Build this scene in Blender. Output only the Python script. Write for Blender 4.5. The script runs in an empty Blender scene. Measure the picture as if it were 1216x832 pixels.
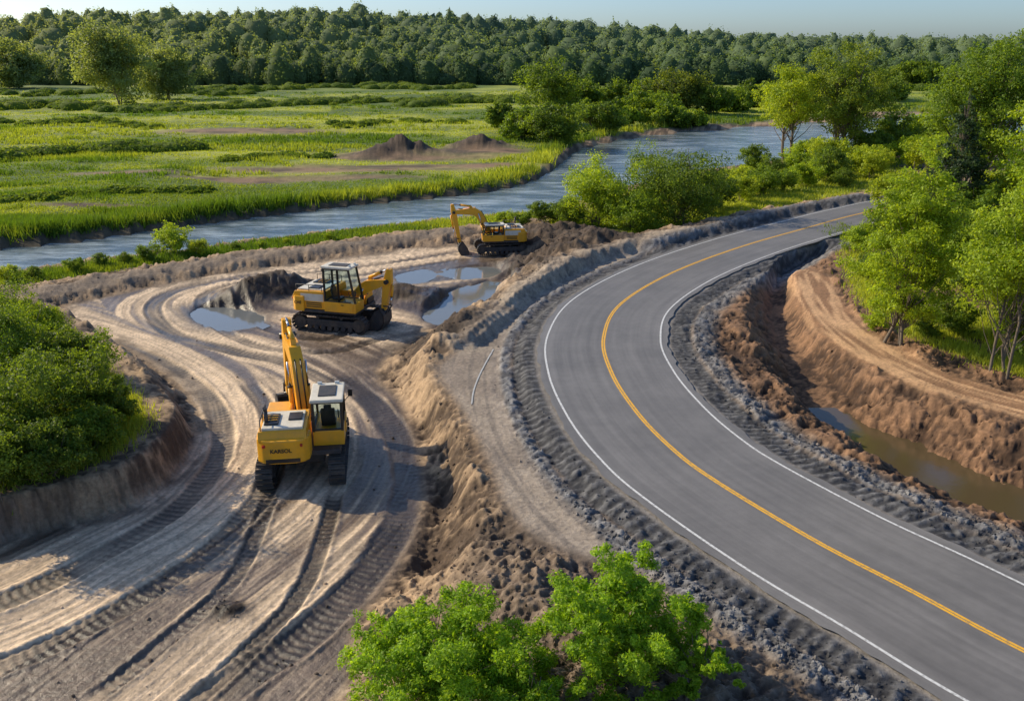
import bpy, bmesh, math, numpy as np
from mathutils import Vector, Matrix
scene=bpy.context.scene
rng=np.random.default_rng(7)
# ------------------------------------------------------------------ site calibration
CAMH=12.5; FPX=1053.0; PITCH=math.radians(18.7)
SP,CP=math.sin(PITCH),math.cos(PITCH)
def G(u,v,z=0.0):
    a=(u-608)/FPX; b=(v-416)/FPX
    t=(CAMH-z)/(SP+b*CP)
    return (a*t,t*(CP-b*SP))
def GL(pts,z=0.0): return np.array([G(u,v,z) for u,v in pts])
def depth(v,z=0.0): return (CAMH-z)/(SP+(v-416)/FPX*CP)
def catmull(P,n=4,closed=False):
    P=np.asarray(P,float)
    if closed: Q=np.vstack([P[-1],P,P[0],P[1]])
    else: Q=np.vstack([2*P[0]-P[1],P,2*P[-1]-P[-2]])
    out=[]
    for i in range(1,len(Q)-2):
        p0,p1,p2,p3=Q[i-1],Q[i],Q[i+1],Q[i+2]
        for k in range(n):
            t=k/n
            out.append(.5*((2*p1)+(-p0+p2)*t+(2*p0-5*p1+4*p2-p3)*t*t+(-p0+3*p1-3*p2+p3)*t**3))
    if not closed: out.append(Q[-2])
    return np.array(out)
def sstep(a,b,x):
    t=np.clip((x-a)/(b-a),0,1); return t*t*(3-2*t)
def lerp(a,b,t): return a+(b-a)*t
# ------------------------------------------------------------------ noise
_perm=np.random.default_rng(3).random((256,256)).astype(np.float32)
def vnoise(x,y):
    xi=np.floor(x).astype(np.int64); yi=np.floor(y).astype(np.int64)
    fx=(x-xi); fy=(y-yi); fx=fx*fx*(3-2*fx); fy=fy*fy*(3-2*fy)
    x0=xi&255; x1=(xi+1)&255; y0=yi&255; y1=(yi+1)&255
    return (_perm[x0,y0]*(1-fx)+_perm[x1,y0]*fx)*(1-fy)+(_perm[x0,y1]*(1-fx)+_perm[x1,y1]*fx)*fy
def fbm(x,y,o=4,g=.5):
    s=0;a=1;n=0
    c,d=math.cos(.6),math.sin(.6)
    for i in range(o):
        s=s+a*vnoise(x+17.3*i,y+9.1*i); n+=a; a*=g
        x,y=(c*x-d*y)*2.03,(d*x+c*y)*2.03
    return s/n
def billow(x,y,o=3):
    s=0;a=1;n=0
    for i in range(o):
        s=s+a*np.abs(vnoise(x+31*i,y+7*i)*2-1); n+=a; a*=.5; x,y=x*2.1+y*.3,y*2.1-x*.3
    return s/n
# ------------------------------------------------------------------ distance fields
def seg_dist(X,Y,P,closed=False,vals=None):
    P=np.asarray(P,float)
    n=len(P); rngi=range(n if closed else n-1)
    best=np.full(X.shape,1e18); lat=np.zeros_like(X); al=np.zeros_like(X)
    vo=[np.zeros_like(X) for _ in (vals or [])]
    acc=0
    for i in rngi:
        a=P[i]; b=P[(i+1)%n]; d=b-a; L=math.hypot(*d)
        if L<1e-9: continue
        t=np.clip(((X-a[0])*d[0]+(Y-a[1])*d[1])/(L*L),0,1)
        dx=X-(a[0]+t*d[0]); dy=Y-(a[1]+t*d[1]); q=dx*dx+dy*dy
        m=q<best
        best=np.where(m,q,best)
        if not closed:
            cr=d[0]*dy-d[1]*dx
            lat=np.where(m,np.sign(cr)*np.sqrt(q),lat); al=np.where(m,acc+t*L,al)
            for k,v in enumerate(vals or []):
                vo[k]=np.where(m,v[i]+t*(v[i+1]-v[i]),vo[k])
        acc+=L
    return np.sqrt(best),lat,al,vo
def inside(X,Y,P):
    c=np.zeros(X.shape,bool); n=len(P)
    for i in range(n):
        x1,y1=P[i]; x2,y2=P[(i+1)%n]
        if y1==y2: continue
        m=((y1>Y)!=(y2>Y))&(X<(x2-x1)*(Y-y1)/(y2-y1)+x1)
        c^=m
    return c
def sdpoly(X,Y,P):
    d=seg_dist(X,Y,P,True)[0]
    return np.where(inside(X,Y,P),-d,d)
# ------------------------------------------------------------------ layout of the site (plan coordinates)
road_px=[(1080,700),(965,640),(850,571),(800,534),(757,490),(726,442),(717,400),(738,360),(800,323),(880,293),(960,270),(1020,254),(1100,238),(1250,222)]
rp=GL(road_px,0)
d0=rp[0]-rp[1]; d0/=np.linalg.norm(d0)
rp=np.vstack([rp[0]+d0*14+np.array([3.5,0]),rp[0]+d0*7+np.array([.8,0]),rp[0]+d0*3.2,rp])
ROAD=catmull(rp,8)
SHELF=catmull(GL([(735,302),(650,342),(600,374),(550,415),(522,440),(556,490),(590,560),(606,600),(650,640),(722,655),(655,560),(612,480),(600,420),(640,372),(700,337),(765,308)],-.3),3,True)
HAUL=catmull(GL([(350,860),(420,740),(490,640),(500,560),(475,480),(445,440),(495,398),(560,352),(600,312),(540,291),(400,307),(250,328),(140,350),(75,370),(165,420),(225,465),(235,525),(165,597),(0,640),(-260,705),(-300,900)],-1.6),3,True)
MOUND=catmull(GL([(-260,345),(30,354),(100,398),(150,440),(192,475),(196,505),(140,552),(0,592),(-260,645)],-.3),3,True)
FB=[(-400,322),(0,293),(200,269),(430,241),(560,229),(630,216),(672,194),(695,178),(760,164),(850,155),(950,149),(1080,139),(1300,130)]
NB=[(-400,354),(0,319),(200,295),(430,267),(560,254),(650,245),(722,220),(800,203),(880,189),(1000,173),(1100,162),(1300,152)]
FBw=catmull(GL(FB,-2.4),3); NBw=catmull(GL(NB,-2.4),3)
RIVER=np.vstack([FBw,NBw[::-1]])
FIELD=np.vstack([catmull(GL([(-600,315),(0,286),(200,262),(430,235),(560,223),(622,210),(657,192),(680,172),(750,156),(850,147),(950,141),(1080,131),(1500,119)],-1.7),3),GL([(1700,91),(-900,91)],-1.7)])
STRIP=catmull(GL([(-400,368),(0,332),(200,305),(430,276),(540,264),(640,255)],-1.7),4)
BERM=catmull(GL([(10,356),(120,334),(250,311),(400,292),(545,273)],-1.2),4)
BUSHA=catmull(GL([(650,264),(740,279),(860,258),(1000,231),(1060,214),(1060,185),(880,201),(800,215),(745,230),(690,251)],-.9),3,True)
RIDGE=catmull(GL([(560,392),(600,362),(640,330),(690,303),(760,284),(860,262),(950,245),(1030,231)],.4),4)
DITCH_px=[(970,300,-.7,.3),(930,330,-1.0,.3),(925,380,-1.25,.3),(952,440,-1.45,.35),(985,498,-1.8,.55),(1045,542,-2.0,.8),(1120,587,-2.05,1.0),(1216,630,-2.05,1.2),(1360,692,-2.05,1.4)]
DITCH=catmull(np.array([list(G(u,v,z))+[z,h] for u,v,z,h in DITCH_px]),4)
RIDGB=catmull(GL([(925,306),(880,345),(866,385),(890,432),(940,482),(1000,528),(1075,572),(1216,632)],-.15),4)
DROAD=catmull(GL([(960,325),(980,368),(1025,408),(1100,447),(1216,482),(1400,530)],-.3),4)
RIGHT=catmull(GL([(1000,292),(1015,350),(1070,395),(1145,425),(1216,447),(1550,500),(1600,225),(1045,262)],-.2),3,True)
PUD=[catmull(GL(p,-1.65),4,True) for p in (
 [(232,368),(262,364),(300,371),(312,380),(284,390),(246,386)],
 [(505,374),(535,347),(575,335),(606,338),(594,358),(556,376),(522,383)],
 [(526,324),(560,316),(596,318),(588,326),(550,330)],
 [(470,330),(500,322),(512,328),(490,336)])]
TR=[([(420,312),(300,328),(215,342),(182,365),(205,395),(270,415),(345,432),(420,470)],.55),
    ([(70,388),(190,430),(252,480),(262,540),(200,610),(80,680),(-60,740),(-200,790)],.5),
    ([(290,450),(325,500),(318,575),(270,635),(180,700),(60,765),(-80,820)],.45),
    ([(400,440),(462,500),(486,570),(462,645),(395,725),(300,795),(200,855)],.6),
    ([(365,575),(320,690),(230,780),(120,870)],.30),
    ([(560,300),(450,318),(330,335),(262,352),(300,395),(380,410),(440,398),(500,388)],.4)]
TRw=[(catmull(GL(p,-1.6),4),w) for p,w in TR]
PATHS=[catmull(GL(p,-1.6),3) for p in (
 [(60,900),(200,780),(330,680),(420,600),(455,530),(430,470),(370,430),(280,405),(200,385),(180,360),(230,338),(330,320),(450,305),(560,292)],
 [(-300,800),(-50,730),(100,660),(220,590),(275,520),(260,460),(200,420),(110,385),(50,370)])]
# ------------------------------------------------------------------ grid
y1=np.linspace(-18,12,10,endpoint=False)
y2=1/np.linspace(1/12.0,1/400.0,800)
y3=np.geomspace(400,1600,46)[1:]
ys=np.concatenate([y1,y2,y3]); ys=ys[:len(ys)-((len(ys)-1)%3)]
ai=np.linspace(-.74,.74,910); ao=np.geomspace(.75,4,12)
as_=np.concatenate([-ao[::-1],ai,ao]); as_=as_[:len(as_)-((len(as_)-1)%3)]
NR,NC=len(ys),len(as_)
fac=np.maximum(ys,10)+4
X=as_[None,:]*fac[:,None]; Y=np.repeat(ys[:,None],NC,1)
Xc,Yc=X[::3,::3],Y[::3,::3]
def up(C):
    C=np.asarray(C,float)
    r=np.arange(NR)/3.0; r0=np.minimum(r.astype(int),C.shape[0]-2); fr=(r-r0)[:,None]
    T=C[r0]*(1-fr)+C[r0+1]*fr
    c=np.arange(NC)/3.0; c0=np.minimum(c.astype(int),C.shape[1]-2); fc=(c-c0)[None,:]
    return T[:,c0]*(1-fc)+T[:,c0+1]*fc
dro,lro,aro,_=seg_dist(Xc,Yc,ROAD)
sSh=sdpoly(Xc,Yc,SHELF); sHa=sdpoly(Xc,Yc,HAUL); sMo=sdpoly(Xc,Yc,MOUND)
sRi=sdpoly(Xc,Yc,RIVER); sFi=sdpoly(Xc,Yc,FIELD)
sFi=np.where((Yc>420),-50,sFi)
dSt=seg_dist(Xc,Yc,STRIP)[0]-1.5
dBe=seg_dist(Xc,Yc,BERM)[0]-.3
sBu=sdpoly(Xc,Yc,BUSHA)
dRd=seg_dist(Xc,Yc,RIDGE)[0]-.25
dDi,_,aDi,(zDi,hDi)=seg_dist(Xc,Yc,DITCH[:,:2],False,[DITCH[:,2],DITCH[:,3]])
dDi=dDi-hDi
dRB=seg_dist(Xc,Yc,RIDGB)[0]-.25
dDr,lDr,aDr,_=seg_dist(Xc,Yc,DROAD); 
sRt=sdpoly(Xc,Yc,RIGHT)
feats=[(dro-3.2,-.06),(sSh,-.3),(sHa,-1.6),(sMo,-.3),(sRi,-2.75),(sFi,-1.7),(dSt,-1.75),(dBe,-1.15),(sBu,-.9),(dRd,.35),(dDi,zDi),(dDr-.9,-.3),(sRt,-.2),(dRB,-.12)]
W=0;Zc=0;W2=0;Z2=0
for d,z in feats:
    q=np.maximum(d,0)+.06
    w=1/q**3; W=W+w; Zc=Zc+w*z
    w=1/q**1.9; W2=W2+w; Z2=Z2+w*z
rsc_=sstep(0,.5,-lro)*sstep(4.2,5.0,dro)*(Yc<75)
Zc=lerp(Zc/W,Z2/W2,rsc_)
Z=up(Zc)
dro,lro,aro=up(dro),up(lro),up(aro)
sSh,sHa,sMo,sRi,sFi,dSt,dBe,sBu,dRd,dDi,aDi,dDr,lDr,aDr,sRt=[up(a) for a in (sSh,sHa,sMo,sRi,sFi,dSt,dBe,sBu,dRd,dDi,aDi,dDr,lDr,aDr,sRt)]
minP=np.minimum.reduce([dro-3.0,sSh,sHa,sMo,sFi,sBu,sRt,dSt,dDr-.9,dDi])
rough=sstep(0.0,.7,minP)*(1-sstep(-.3,.3,-sRi))
smoothz=np.clip(sstep(1.6,.4,dRd)+1.3*sstep(1.4,.3,dBe),0,1)
rightside=sstep(0,.5,-lro)*sstep(4.6,5.4,dro)*(Y<75)
rough=rough*(1-.45*smoothz)*(1-.55*sstep(5.6,4.8,dro))
near=sstep(140,60,Y)
n1=fbm(X*.9,Y*.9,4); n2=billow(X*2.3,Y*2.3,3); n3=fbm(X*6,Y*6,3)
nlow=fbm(X*.12+5,Y*.12,3)
inhaul=sstep(.3,-.4,sHa); 
Z+=rough*near*((n1-.5)*(.85-.15*rightside)+(n2-.35)*(-.22)+(n3-.5)*.20)
q_=Z/.36; terr=(np.floor(q_)+sstep(.15,.85,q_-np.floor(q_)))*.36
Z=lerp(Z,terr,.55*rough*rightside)
Z+=(1-rough)*sstep(3.0,3.6,dro)*(n3-.5)*.03*near
Z+=inhaul*((fbm(X*.35,Y*.35,3)-.5)*.20)
Z+=sstep(0,-6,sFi)*(fbm(X*.07,Y*.1,4)-.45)*1.2*sstep(420,380,Y)
spoil=np.zeros_like(X)
def mound(u,v,z,h,r,e=1.0):
    global Z,spoil
    x,y=G(u,v,z); q=((X-x)/(r*e))**2+((Y-y)/r)**2
    if y>90: q=q*(.6+.9*fbm(X*.28,Y*.28,3))
    nn=(.75+.7*(n1-.3)) if y<90 else (.75+1.1*(fbm(X*.7,Y*.7,4)-.35))
    Z=Z+h*np.exp(-q)*nn+(np.exp(-q*.8)*(n2-.3)*.22*min(h,1.2) if y<90 else 0)
    spoil=np.maximum(spoil,np.clip(np.exp(-q*.7)*1.5,0,1))
for a in [(312,352,-1.6,1.2,1.5,1.5),(350,345,-1.6,.9,1.3,1.6),(285,360,-1.6,.5,1.0,1.5),(480,352,-1.6,.7,1.4,2.0),(520,362,-1.6,.5,1,1.6),(640,318,-1.5,1.0,2.0,1.5),
          (690,303,-1.3,.7,2.0,1.5),(660,290,-1.5,1.0,3,1.4),(615,340,-1.5,.6,1.6,1.2),(478,182,-1.7,2.3,3.3,1.35),(450,185,-1.7,1.1,2.6,1.4),(568,176,-1.7,2.1,3.0,1.25),
          (535,412,-1.4,.3,1.3,1.5),(270,725,-1.6,.25,.3,1.4)]: mound(*a)
pud=np.full(X.shape,9.0)
for P in PUD:
    s=up(sdpoly(Xc,Yc,P)); pud=np.minimum(pud,s+(.9*(n1-.5)))
pm=sstep(.45,-.15,pud); Z=lerp(Z,-1.6-.22+(n1-.5)*.06,pm)
dark=np.zeros_like(X); 
for P,w in TRw:
    d,l,a,_=[up(q) if not isinstance(q,list) else 0 for q in seg_dist(Xc,Yc,P)]
    amax=a.max()
    endf=sstep(.05,1.5,a)*sstep(.05,1.5,amax-a)
    for off in (-1.0,1.0) if w<.42 else (0,):
        dd=np.abs(l-off*1.05) if off else d
        dd=np.where(d>3,9,dd)
        m=sstep(w,w*.75,dd)*inhaul*endf
        rib=.5+.5*np.sin(a*2*np.pi/.27+np.abs(dd)*5)
        rib=rib*sstep(60,35,Y)*sstep(.30,.50,fbm(X*.7+4,Y*.7,2))
        lip=np.exp(-((dd-w*1.12)/(.09))**2)*inhaul*endf
        Z+=-.05*m+.022*m*rib+lip*.04*(.5+n3)
        dark=np.maximum(dark,m*(.60+.37*rib)*(.5+1.0*fbm(X*.5,Y*.5,2)))
bd=np.full(X.shape,1e9); lat=np.zeros_like(X); alo=np.zeros_like(X)
for k,P in enumerate(PATHS):
    d,l,a,_=seg_dist(Xc,Yc,P); d,l,a=up(d),up(l),up(a)
    m=d<bd; bd=np.where(m,d,bd); lat=np.where(m,l,lat); alo=np.where(m,a+k*50,alo)
st=fbm(lat*.75+3,alo*.06,3)*.68+fbm(lat*4,alo*.16,3)*.32
fine=fbm(lat*11,alo*.30,2)
Z+=inhaul*((st-.5)*.06+(fine-.5)*.035)
band=sstep(2.85,3.1,dro)*sstep(4.15,3.9,dro)
ribr=.5+.5*np.sin(aro*2*np.pi/.42+dro*4)
Z+=band*(-.02+.04*ribr*sstep(70,40,Y))*sstep(3.0,3.3,dro)
rub=sstep(3.9,4.2,dro)*sstep(5.3+1.0*(nlow-.5),4.5,dro)*(1-sstep(.2,-.3,sHa))
rubw=rub*(1-.75*sstep(.2,-.3,sSh)*sstep(4.4,4.7,dro))
Z+=rubw*(.08+(n2-.3)*.16+(n3-.5)*.12)*near
Z=np.where(dro<3.0,np.minimum(Z,-.05),Z)
hl=np.interp((X/np.maximum(Y,1)),[-.7,-.2,.0,.3,.7],[21,26,21,10,6])
Z+=sstep(395,590,Y)*hl*(.85+.3*fbm(X*.008,Y*.008,2))
# ------------------------------------------------------------------ ground colours
def C(r,g,b): return np.array([r,g,b])[None,None,:]
def mixc(A,B,m): return A*(1-m[...,None])+B*m[...,None]
soil=mixc(C(.085,.055,.034)+0*Z[...,None],C(.40,.275,.165),sstep(.38,.66,n1*.6+n3*.4))
soil=mixc(soil,C(.10,.075,.058)+C(.06,.05,.04)*sstep(.4,.6,n3)[...,None],.75*sstep(26,19,Y)*sstep(1.0,3.0,sHa))
red=mixc(C(.055,.030,.017)+0*Z[...,None],C(.27,.150,.080),sstep(.36,.66,n1*.5+n3*.5))
col=mixc(soil,red,rightside)
hc=mixc(C(.155,.112,.080)+0*Z[...,None],C(.74,.56,.38),sstep(.37,.57,st))
hc=mixc(hc,C(.28,.21,.15),.5*sstep(.48,.60,fine))
hc=mixc(hc,C(.035,.027,.021),np.clip(dark,0,.93))
damp=sstep(1.8,.1,pud)*.75
hc=mixc(hc,C(.07,.053,.039),damp)
hc=mixc(hc,C(.07,.05,.036),.7*sstep(-1.3,-.1,sHa)*sstep(.4,.6,n1))
col=mixc(col,hc,sstep(.4,-.3,sHa))
spc=(C(.040,.027,.018)+C(.06,.040,.026)*sstep(.4,.7,n3)[...,None])
col=mixc(col,spc,np.clip(spoil*1.2,0,1))
shc=mixc(C(.26,.21,.165)+0*Z[...,None],C(.38,.31,.24),sstep(.3,.7,fbm(X*.6,Y*.6,4)))
lines=sstep(.5,.62,fbm(dro*5,aro*.12,2))
shc=mixc(shc,C(.165,.14,.12),lines*.6)
col=mixc(col,shc,sstep(.35,-.2,sSh)*.95)
ridc=mixc(C(.18,.145,.115)+0*Z[...,None],C(.38,.31,.235),sstep(.35,.6,n1*.6+n3*.4))
col=mixc(col,ridc,sstep(1.5,.3,dRd)*.8*(1-spoil*.7))
col=mixc(col,C(.20,.155,.115),sstep(1.6,.4,dBe)*.8)
gcol=mixc(C(.070,.073,.082)+0*Z[...,None],C(.24,.24,.245),sstep(.3,.7,n3*.6+n2*.5))
col=mixc(col,gcol,np.clip(rubw*.9,0,1))
col=mixc(col,mixc(C(.04,.04,.044)+0*Z[...,None],C(.15,.147,.148),ribr*sstep(.3,.6,n3)),band)
gravel=C(.23,.21,.19)+0*Z[...,None]
col=mixc(col,gravel,sstep(3.15,2.95,dro))
drl=fbm(lDr*5,aDr*.3,3)
col=mixc(col,mixc(C(.28,.15,.075)+0*Z[...,None],C(.60,.36,.19),sstep(.35,.6,drl)),sstep(1.5,.8,dDr)*.92)
patch=fbm(X*.035+9,Y*.06+3,4); patch2=fbm(X*.09,Y*.22,4)
fg=mixc(C(.11,.165,.02)+0*Z[...,None],C(.33,.36,.05),sstep(.38,.62,patch))
fg=mixc(fg,C(.06,.11,.018),sstep(.48,.62,fbm(X*.06+3,Y*.10,4))*.75)
brownf=np.zeros_like(X)
for (u,v,rx,ry) in [(300,157,18,7),(480,186,16,5),(420,203,18,4),(567,181,8,5),(350,213,15,2.6),(590,196,7,3),(500,198,16,3),(150,208,8,1.5),(120,245,7,1.0)]:
    x,y=G(u,v,-1.7); q=((X-x)/rx)**2+((Y-y)/ry)**2; brownf=np.maximum(brownf,np.exp(-q*q)*(.45+1.1*(patch2-.1)))
brownf=np.clip(brownf*1.2,0,1)
gm=sstep(.3,-.8,sFi)*(1-brownf)
gm=np.maximum(gm,sstep(.6,-.3,dSt)*sstep(.25,.45,n1+.15)*sstep(0.2,1.0,dBe+.4))
gm=np.maximum(gm,sstep(.6,-.6,sBu)*.9)
gm=np.maximum(gm,sstep(-.6,-1.4,sMo))
gm=np.maximum(gm,sstep(.3,-1.2,sRt)*sstep(1.0,2.0,dDr)*sstep(.42,.58,n1*.6+nlow*.45))
gm=gm*(1-sstep(.5,-.1,sRi))
gm=np.where(Y<8,0,gm)
col=mixc(col,mixc(C(.24,.15,.085)+0*Z[...,None],C(.08,.052,.034),sstep(.4,.6,fbm(X*.25,Y*.5,3))),brownf*sstep(.3,-.8,sFi)*(1-spoil))
col=mixc(col,fg,gm*(1-np.clip(spoil*1.5,0,1)*(sFi<0)))
col=mixc(col,C(.05,.045,.028)+0*Z[...,None],sstep(1.2,.1,sRi)*.8)
col=mixc(col,C(.07,.11,.05)+0*Z[...,None],sstep(390,400,Y))
wet=np.clip(sstep(.52,.38,st)*inhaul*.95+dark*inhaul*.6+damp,0,1)
def mesh_np(name,V,F,cols=None,extra=None,smooth=False):
    me=bpy.data.meshes.new(name); V=np.asarray(V,np.float32); F=np.asarray(F,np.int32)
    me.vertices.add(len(V)); me.vertices.foreach_set("co",V.ravel())
    k=F.shape[1]
    me.loops.add(F.size); me.loops.foreach_set("vertex_index",F.ravel())
    me.polygons.add(len(F)); me.polygons.foreach_set("loop_start",np.arange(0,F.size,k,dtype=np.int32))
    try: me.polygons.foreach_set("loop_total",np.full(len(F),k,np.int32))
    except Exception: pass
    me.update(calc_edges=True)
    if cols is not None:
        a=me.attributes.new("Col","FLOAT_COLOR","POINT")
        c=np.ones((len(V),4),np.float32); c[:,:3]=cols; a.data.foreach_set("color",c.ravel())
    for nme,arr in (extra or {}).items():
        a=me.attributes.new(nme,"FLOAT","POINT"); a.data.foreach_set("value",np.asarray(arr,np.float32).ravel())
    me.polygons.foreach_set("use_smooth",np.full(len(F),smooth) if np.ndim(smooth)==0 else smooth)
    return me
def link(name,me,mat=None,parent=None,**props):
    o=bpy.data.objects.new(name,me); bpy.context.collection.objects.link(o)
    if mat is not None:
        for m in (mat if isinstance(mat,(list,tuple)) else [mat]): me.materials.append(m)
    if parent: o.parent=parent
    for k,v in props.items(): o[k]=v
    return o
def ground_z(x,y):
    x=np.asarray(x,float); y=np.asarray(y,float)
    r=np.interp(y,ys,np.arange(NR)); a=x/(np.maximum(y,10)+4); c=np.interp(a,as_,np.arange(NC))
    r0=np.minimum(r.astype(int),NR-2); c0=np.minimum(c.astype(int),NC-2); fr=r-r0; fc=c-c0
    return (Z[r0,c0]*(1-fc)+Z[r0,c0+1]*fc)*(1-fr)+(Z[r0+1,c0]*(1-fc)+Z[r0+1,c0+1]*fc)*fr
def samp(A,x,y):
    r=np.clip(np.round(np.interp(y,ys,np.arange(NR))).astype(int),0,NR-1)
    c=np.clip(np.round(np.interp(x/(np.maximum(y,10)+4),as_,np.arange(NC))).astype(int),0,NC-1)
    return A[r,c]
# ------------------------------------------------------------------ materials
def newmat(name):
    m=bpy.data.materials.new(name); m.use_nodes=True; nt=m.node_tree
    b=nt.nodes["Principled BSDF"]; return m,nt,b
def N(nt,t,**kw):
    n=nt.nodes.new(t)
    for k,v in kw.items(): setattr(n,k,v)
    return n
def noise(nt,scale,detail=4,rough=.55,vec=None):
    n=N(nt,"ShaderNodeTexNoise"); n.inputs["Scale"].default_value=scale; n.inputs["Detail"].default_value=detail; n.inputs["Roughness"].default_value=rough
    if vec is not None: nt.links.new(vec,n.inputs["Vector"])
    return n
def maprange(nt,src,a,b,c,d):
    n=N(nt,"ShaderNodeMapRange"); n.inputs[1].default_value=a;n.inputs[2].default_value=b;n.inputs[3].default_value=c;n.inputs[4].default_value=d
    nt.links.new(src,n.inputs[0]); return n.outputs[0]
def mulcol(nt,colsock,valsock):
    n=N(nt,"ShaderNodeVectorMath",operation="SCALE"); nt.links.new(colsock,n.inputs[0]); nt.links.new(valsock,n.inputs["Scale"]); return n.outputs[0]
def coords(nt): return N(nt,"ShaderNodeTexCoord").outputs["Object"]
gmat,nt,b=newmat("ground_soil")
co=coords(nt); at=N(nt,"ShaderNodeAttribute",attribute_name="Col"); aw=N(nt,"ShaderNodeAttribute",attribute_name="wet")
nA=noise(nt,7,8,.65,co); nB=noise(nt,1.1,5,.6,co); nC=noise(nt,30,4,.6,co)
f1=maprange(nt,nA.outputs[0],.3,.7,.68,1.32); f2=maprange(nt,nB.outputs[0],.3,.7,.8,1.2)
c1=mulcol(nt,mulcol(nt,at.outputs["Color"],f1),f2); nt.links.new(c1,b.inputs["Base Color"])
nt.links.new(maprange(nt,aw.outputs["Fac"],0,1,.95,.30),b.inputs["Roughness"])
b.inputs["Specular IOR Level"].default_value=.45
bp=N(nt,"ShaderNodeBump"); bp.inputs["Strength"].default_value=.6; bp.inputs["Distance"].default_value=.07
ad=N(nt,"ShaderNodeMath",operation="MULTIPLY_ADD"); nt.links.new(nC.outputs[0],ad.inputs[0]); ad.inputs[1].default_value=.35; nt.links.new(nA.outputs[0],ad.inputs[2])
nt.links.new(ad.outputs[0],bp.inputs["Height"]); nt.links.new(bp.outputs[0],b.inputs["Normal"])
V=np.stack([X,Y,Z],-1).reshape(-1,3)
idx=np.arange(NR*NC).reshape(NR,NC)
F=np.stack([idx[:-1,:-1],idx[:-1,1:],idx[1:,1:],idx[1:,:-1]],-1).reshape(-1,4)
link("ground",mesh_np("ground",V,F,col.reshape(-1,3),{"wet":wet},True),gmat,kind="structure")
# asphalt
amat,nt,b=newmat("asphalt")
co=coords(nt); at=N(nt,"ShaderNodeAttribute",attribute_name="lat")
n0=noise(nt,.35,5,.6,co); nf=noise(nt,60,3,.7,co); nm=noise(nt,3,6,.7,co)
cm=N(nt,"ShaderNodeCombineXYZ"); al_=N(nt,"ShaderNodeAttribute",attribute_name="along")
m1=N(nt,"ShaderNodeMath",operation="MULTIPLY"); nt.links.new(at.outputs["Fac"],m1.inputs[0]); m1.inputs[1].default_value=2.2
m2=N(nt,"ShaderNodeMath",operation="MULTIPLY"); nt.links.new(al_.outputs["Fac"],m2.inputs[0]); m2.inputs[1].default_value=.06
nt.links.new(m1.outputs[0],cm.inputs[0]); nt.links.new(m2.outputs[0],cm.inputs[1]); ns=noise(nt,1.6,5,.6,cm.outputs[0])
rgb=N(nt,"ShaderNodeRGB"); rgb.outputs[0].default_value=(.185,.174,.164,1)
c=mulcol(nt,rgb.outputs[0],maprange(nt,ns.outputs[0],.3,.7,.82,1.16))
c=mulcol(nt,c,maprange(nt,n0.outputs[0],.3,.7,.85,1.15)); c=mulcol(nt,c,maprange(nt,nf.outputs[0],.3,.7,.8,1.2)); c=mulcol(nt,c,maprange(nt,nm.outputs[0],.35,.7,.93,1.07))
nt.links.new(c,b.inputs["Base Color"]); b.inputs["Roughness"].default_value=.55; b.inputs["Specular IOR Level"].default_value=.5
bp=N(nt,"ShaderNodeBump"); bp.inputs["Strength"].default_value=.25; bp.inputs["Distance"].default_value=.02; nt.links.new(nf.outputs[0],bp.inputs["Height"]); nt.links.new(bp.outputs[0],b.inputs["Normal"])
def paint(name,colr,under=(.16,.158,.155)):
    m,nt,b=newmat(name); co=coords(nt); n=noise(nt,9,6,.7,co)
    mx=N(nt,"ShaderNodeMix",data_type="RGBA"); mx.inputs[6].default_value=(*under,1); mx.inputs[7].default_value=(*colr,1)
    nt.links.new(maprange(nt,n.outputs[0],.32,.52,.25,1),mx.inputs[0]); nt.links.new(mx.outputs[2],b.inputs["Base Color"]); b.inputs["Roughness"].default_value=.6
    return m
def strip(P,l0,l1,z,edge=0.0):
    P=np.asarray(P); T=np.gradient(P,axis=0); T/=np.linalg.norm(T,axis=1)[:,None]; Nn=np.stack([-T[:,1],T[:,0]],1)
    s=np.concatenate([[0],np.cumsum(np.linalg.norm(np.diff(P,axis=0),axis=1))])
    k=9 if l1-l0>1 else 2
    ls=np.linspace(l0,l1,k); VV=[];LL=[];AA=[]
    jit=(fbm(s*1.3,s*0+3,3)-.5)*edge
    for j,l in enumerate(ls):
        e=jit*(-1 if j==0 else (1 if j==k-1 else 0))
        Q=P+Nn*(l+e)[:,None] if np.ndim(e) else P+Nn*l
        VV.append(np.c_[Q,np.full(len(P),z)]); LL.append(np.full(len(P),l)); AA.append(s)
    n=len(P); V=np.vstack(VV); F=[]
    for j in range(k-1):
        i=np.arange(n-1); F.append(np.stack([j*n+i,j*n+i+1,(j+1)*n+i+1,(j+1)*n+i],1))
    F=np.vstack(F)[:,::-1]
    return mesh_np("strip",V,F,None,{"lat":np.concatenate(LL),"along":np.concatenate(AA)},True)
RD=catmull(rp,24)
link("road",strip(RD,-2.92,2.92,0,.25),amat,kind="structure")
wm=paint("white_road_paint",(.70,.70,.68)); ym=paint("yellow_road_paint",(.88,.46,.03))
link("road_edge_line",strip(RD,-2.62,-2.54,.005),wm,kind="structure")
link("road_edge_line",strip(RD,2.54,2.62,.005),wm,kind="structure")
link("road_centre_line",strip(RD,-.085,-.012,.005),ym,kind="structure")
link("road_centre_line",strip(RD,.012,.085,.005),ym,kind="structure")
ol=catmull(GL([(586,415),(572,440),(563,462),(560,480)],-.3),8)
me=strip(ol,-.03,.03,0); vv=np.zeros(len(me.vertices)*3,np.float32); me.vertices.foreach_get("co",vv); vv=vv.reshape(-1,3); vv[:,2]=ground_z(vv[:,0],vv[:,1])+.02; me.vertices.foreach_set("co",vv.ravel())
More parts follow.
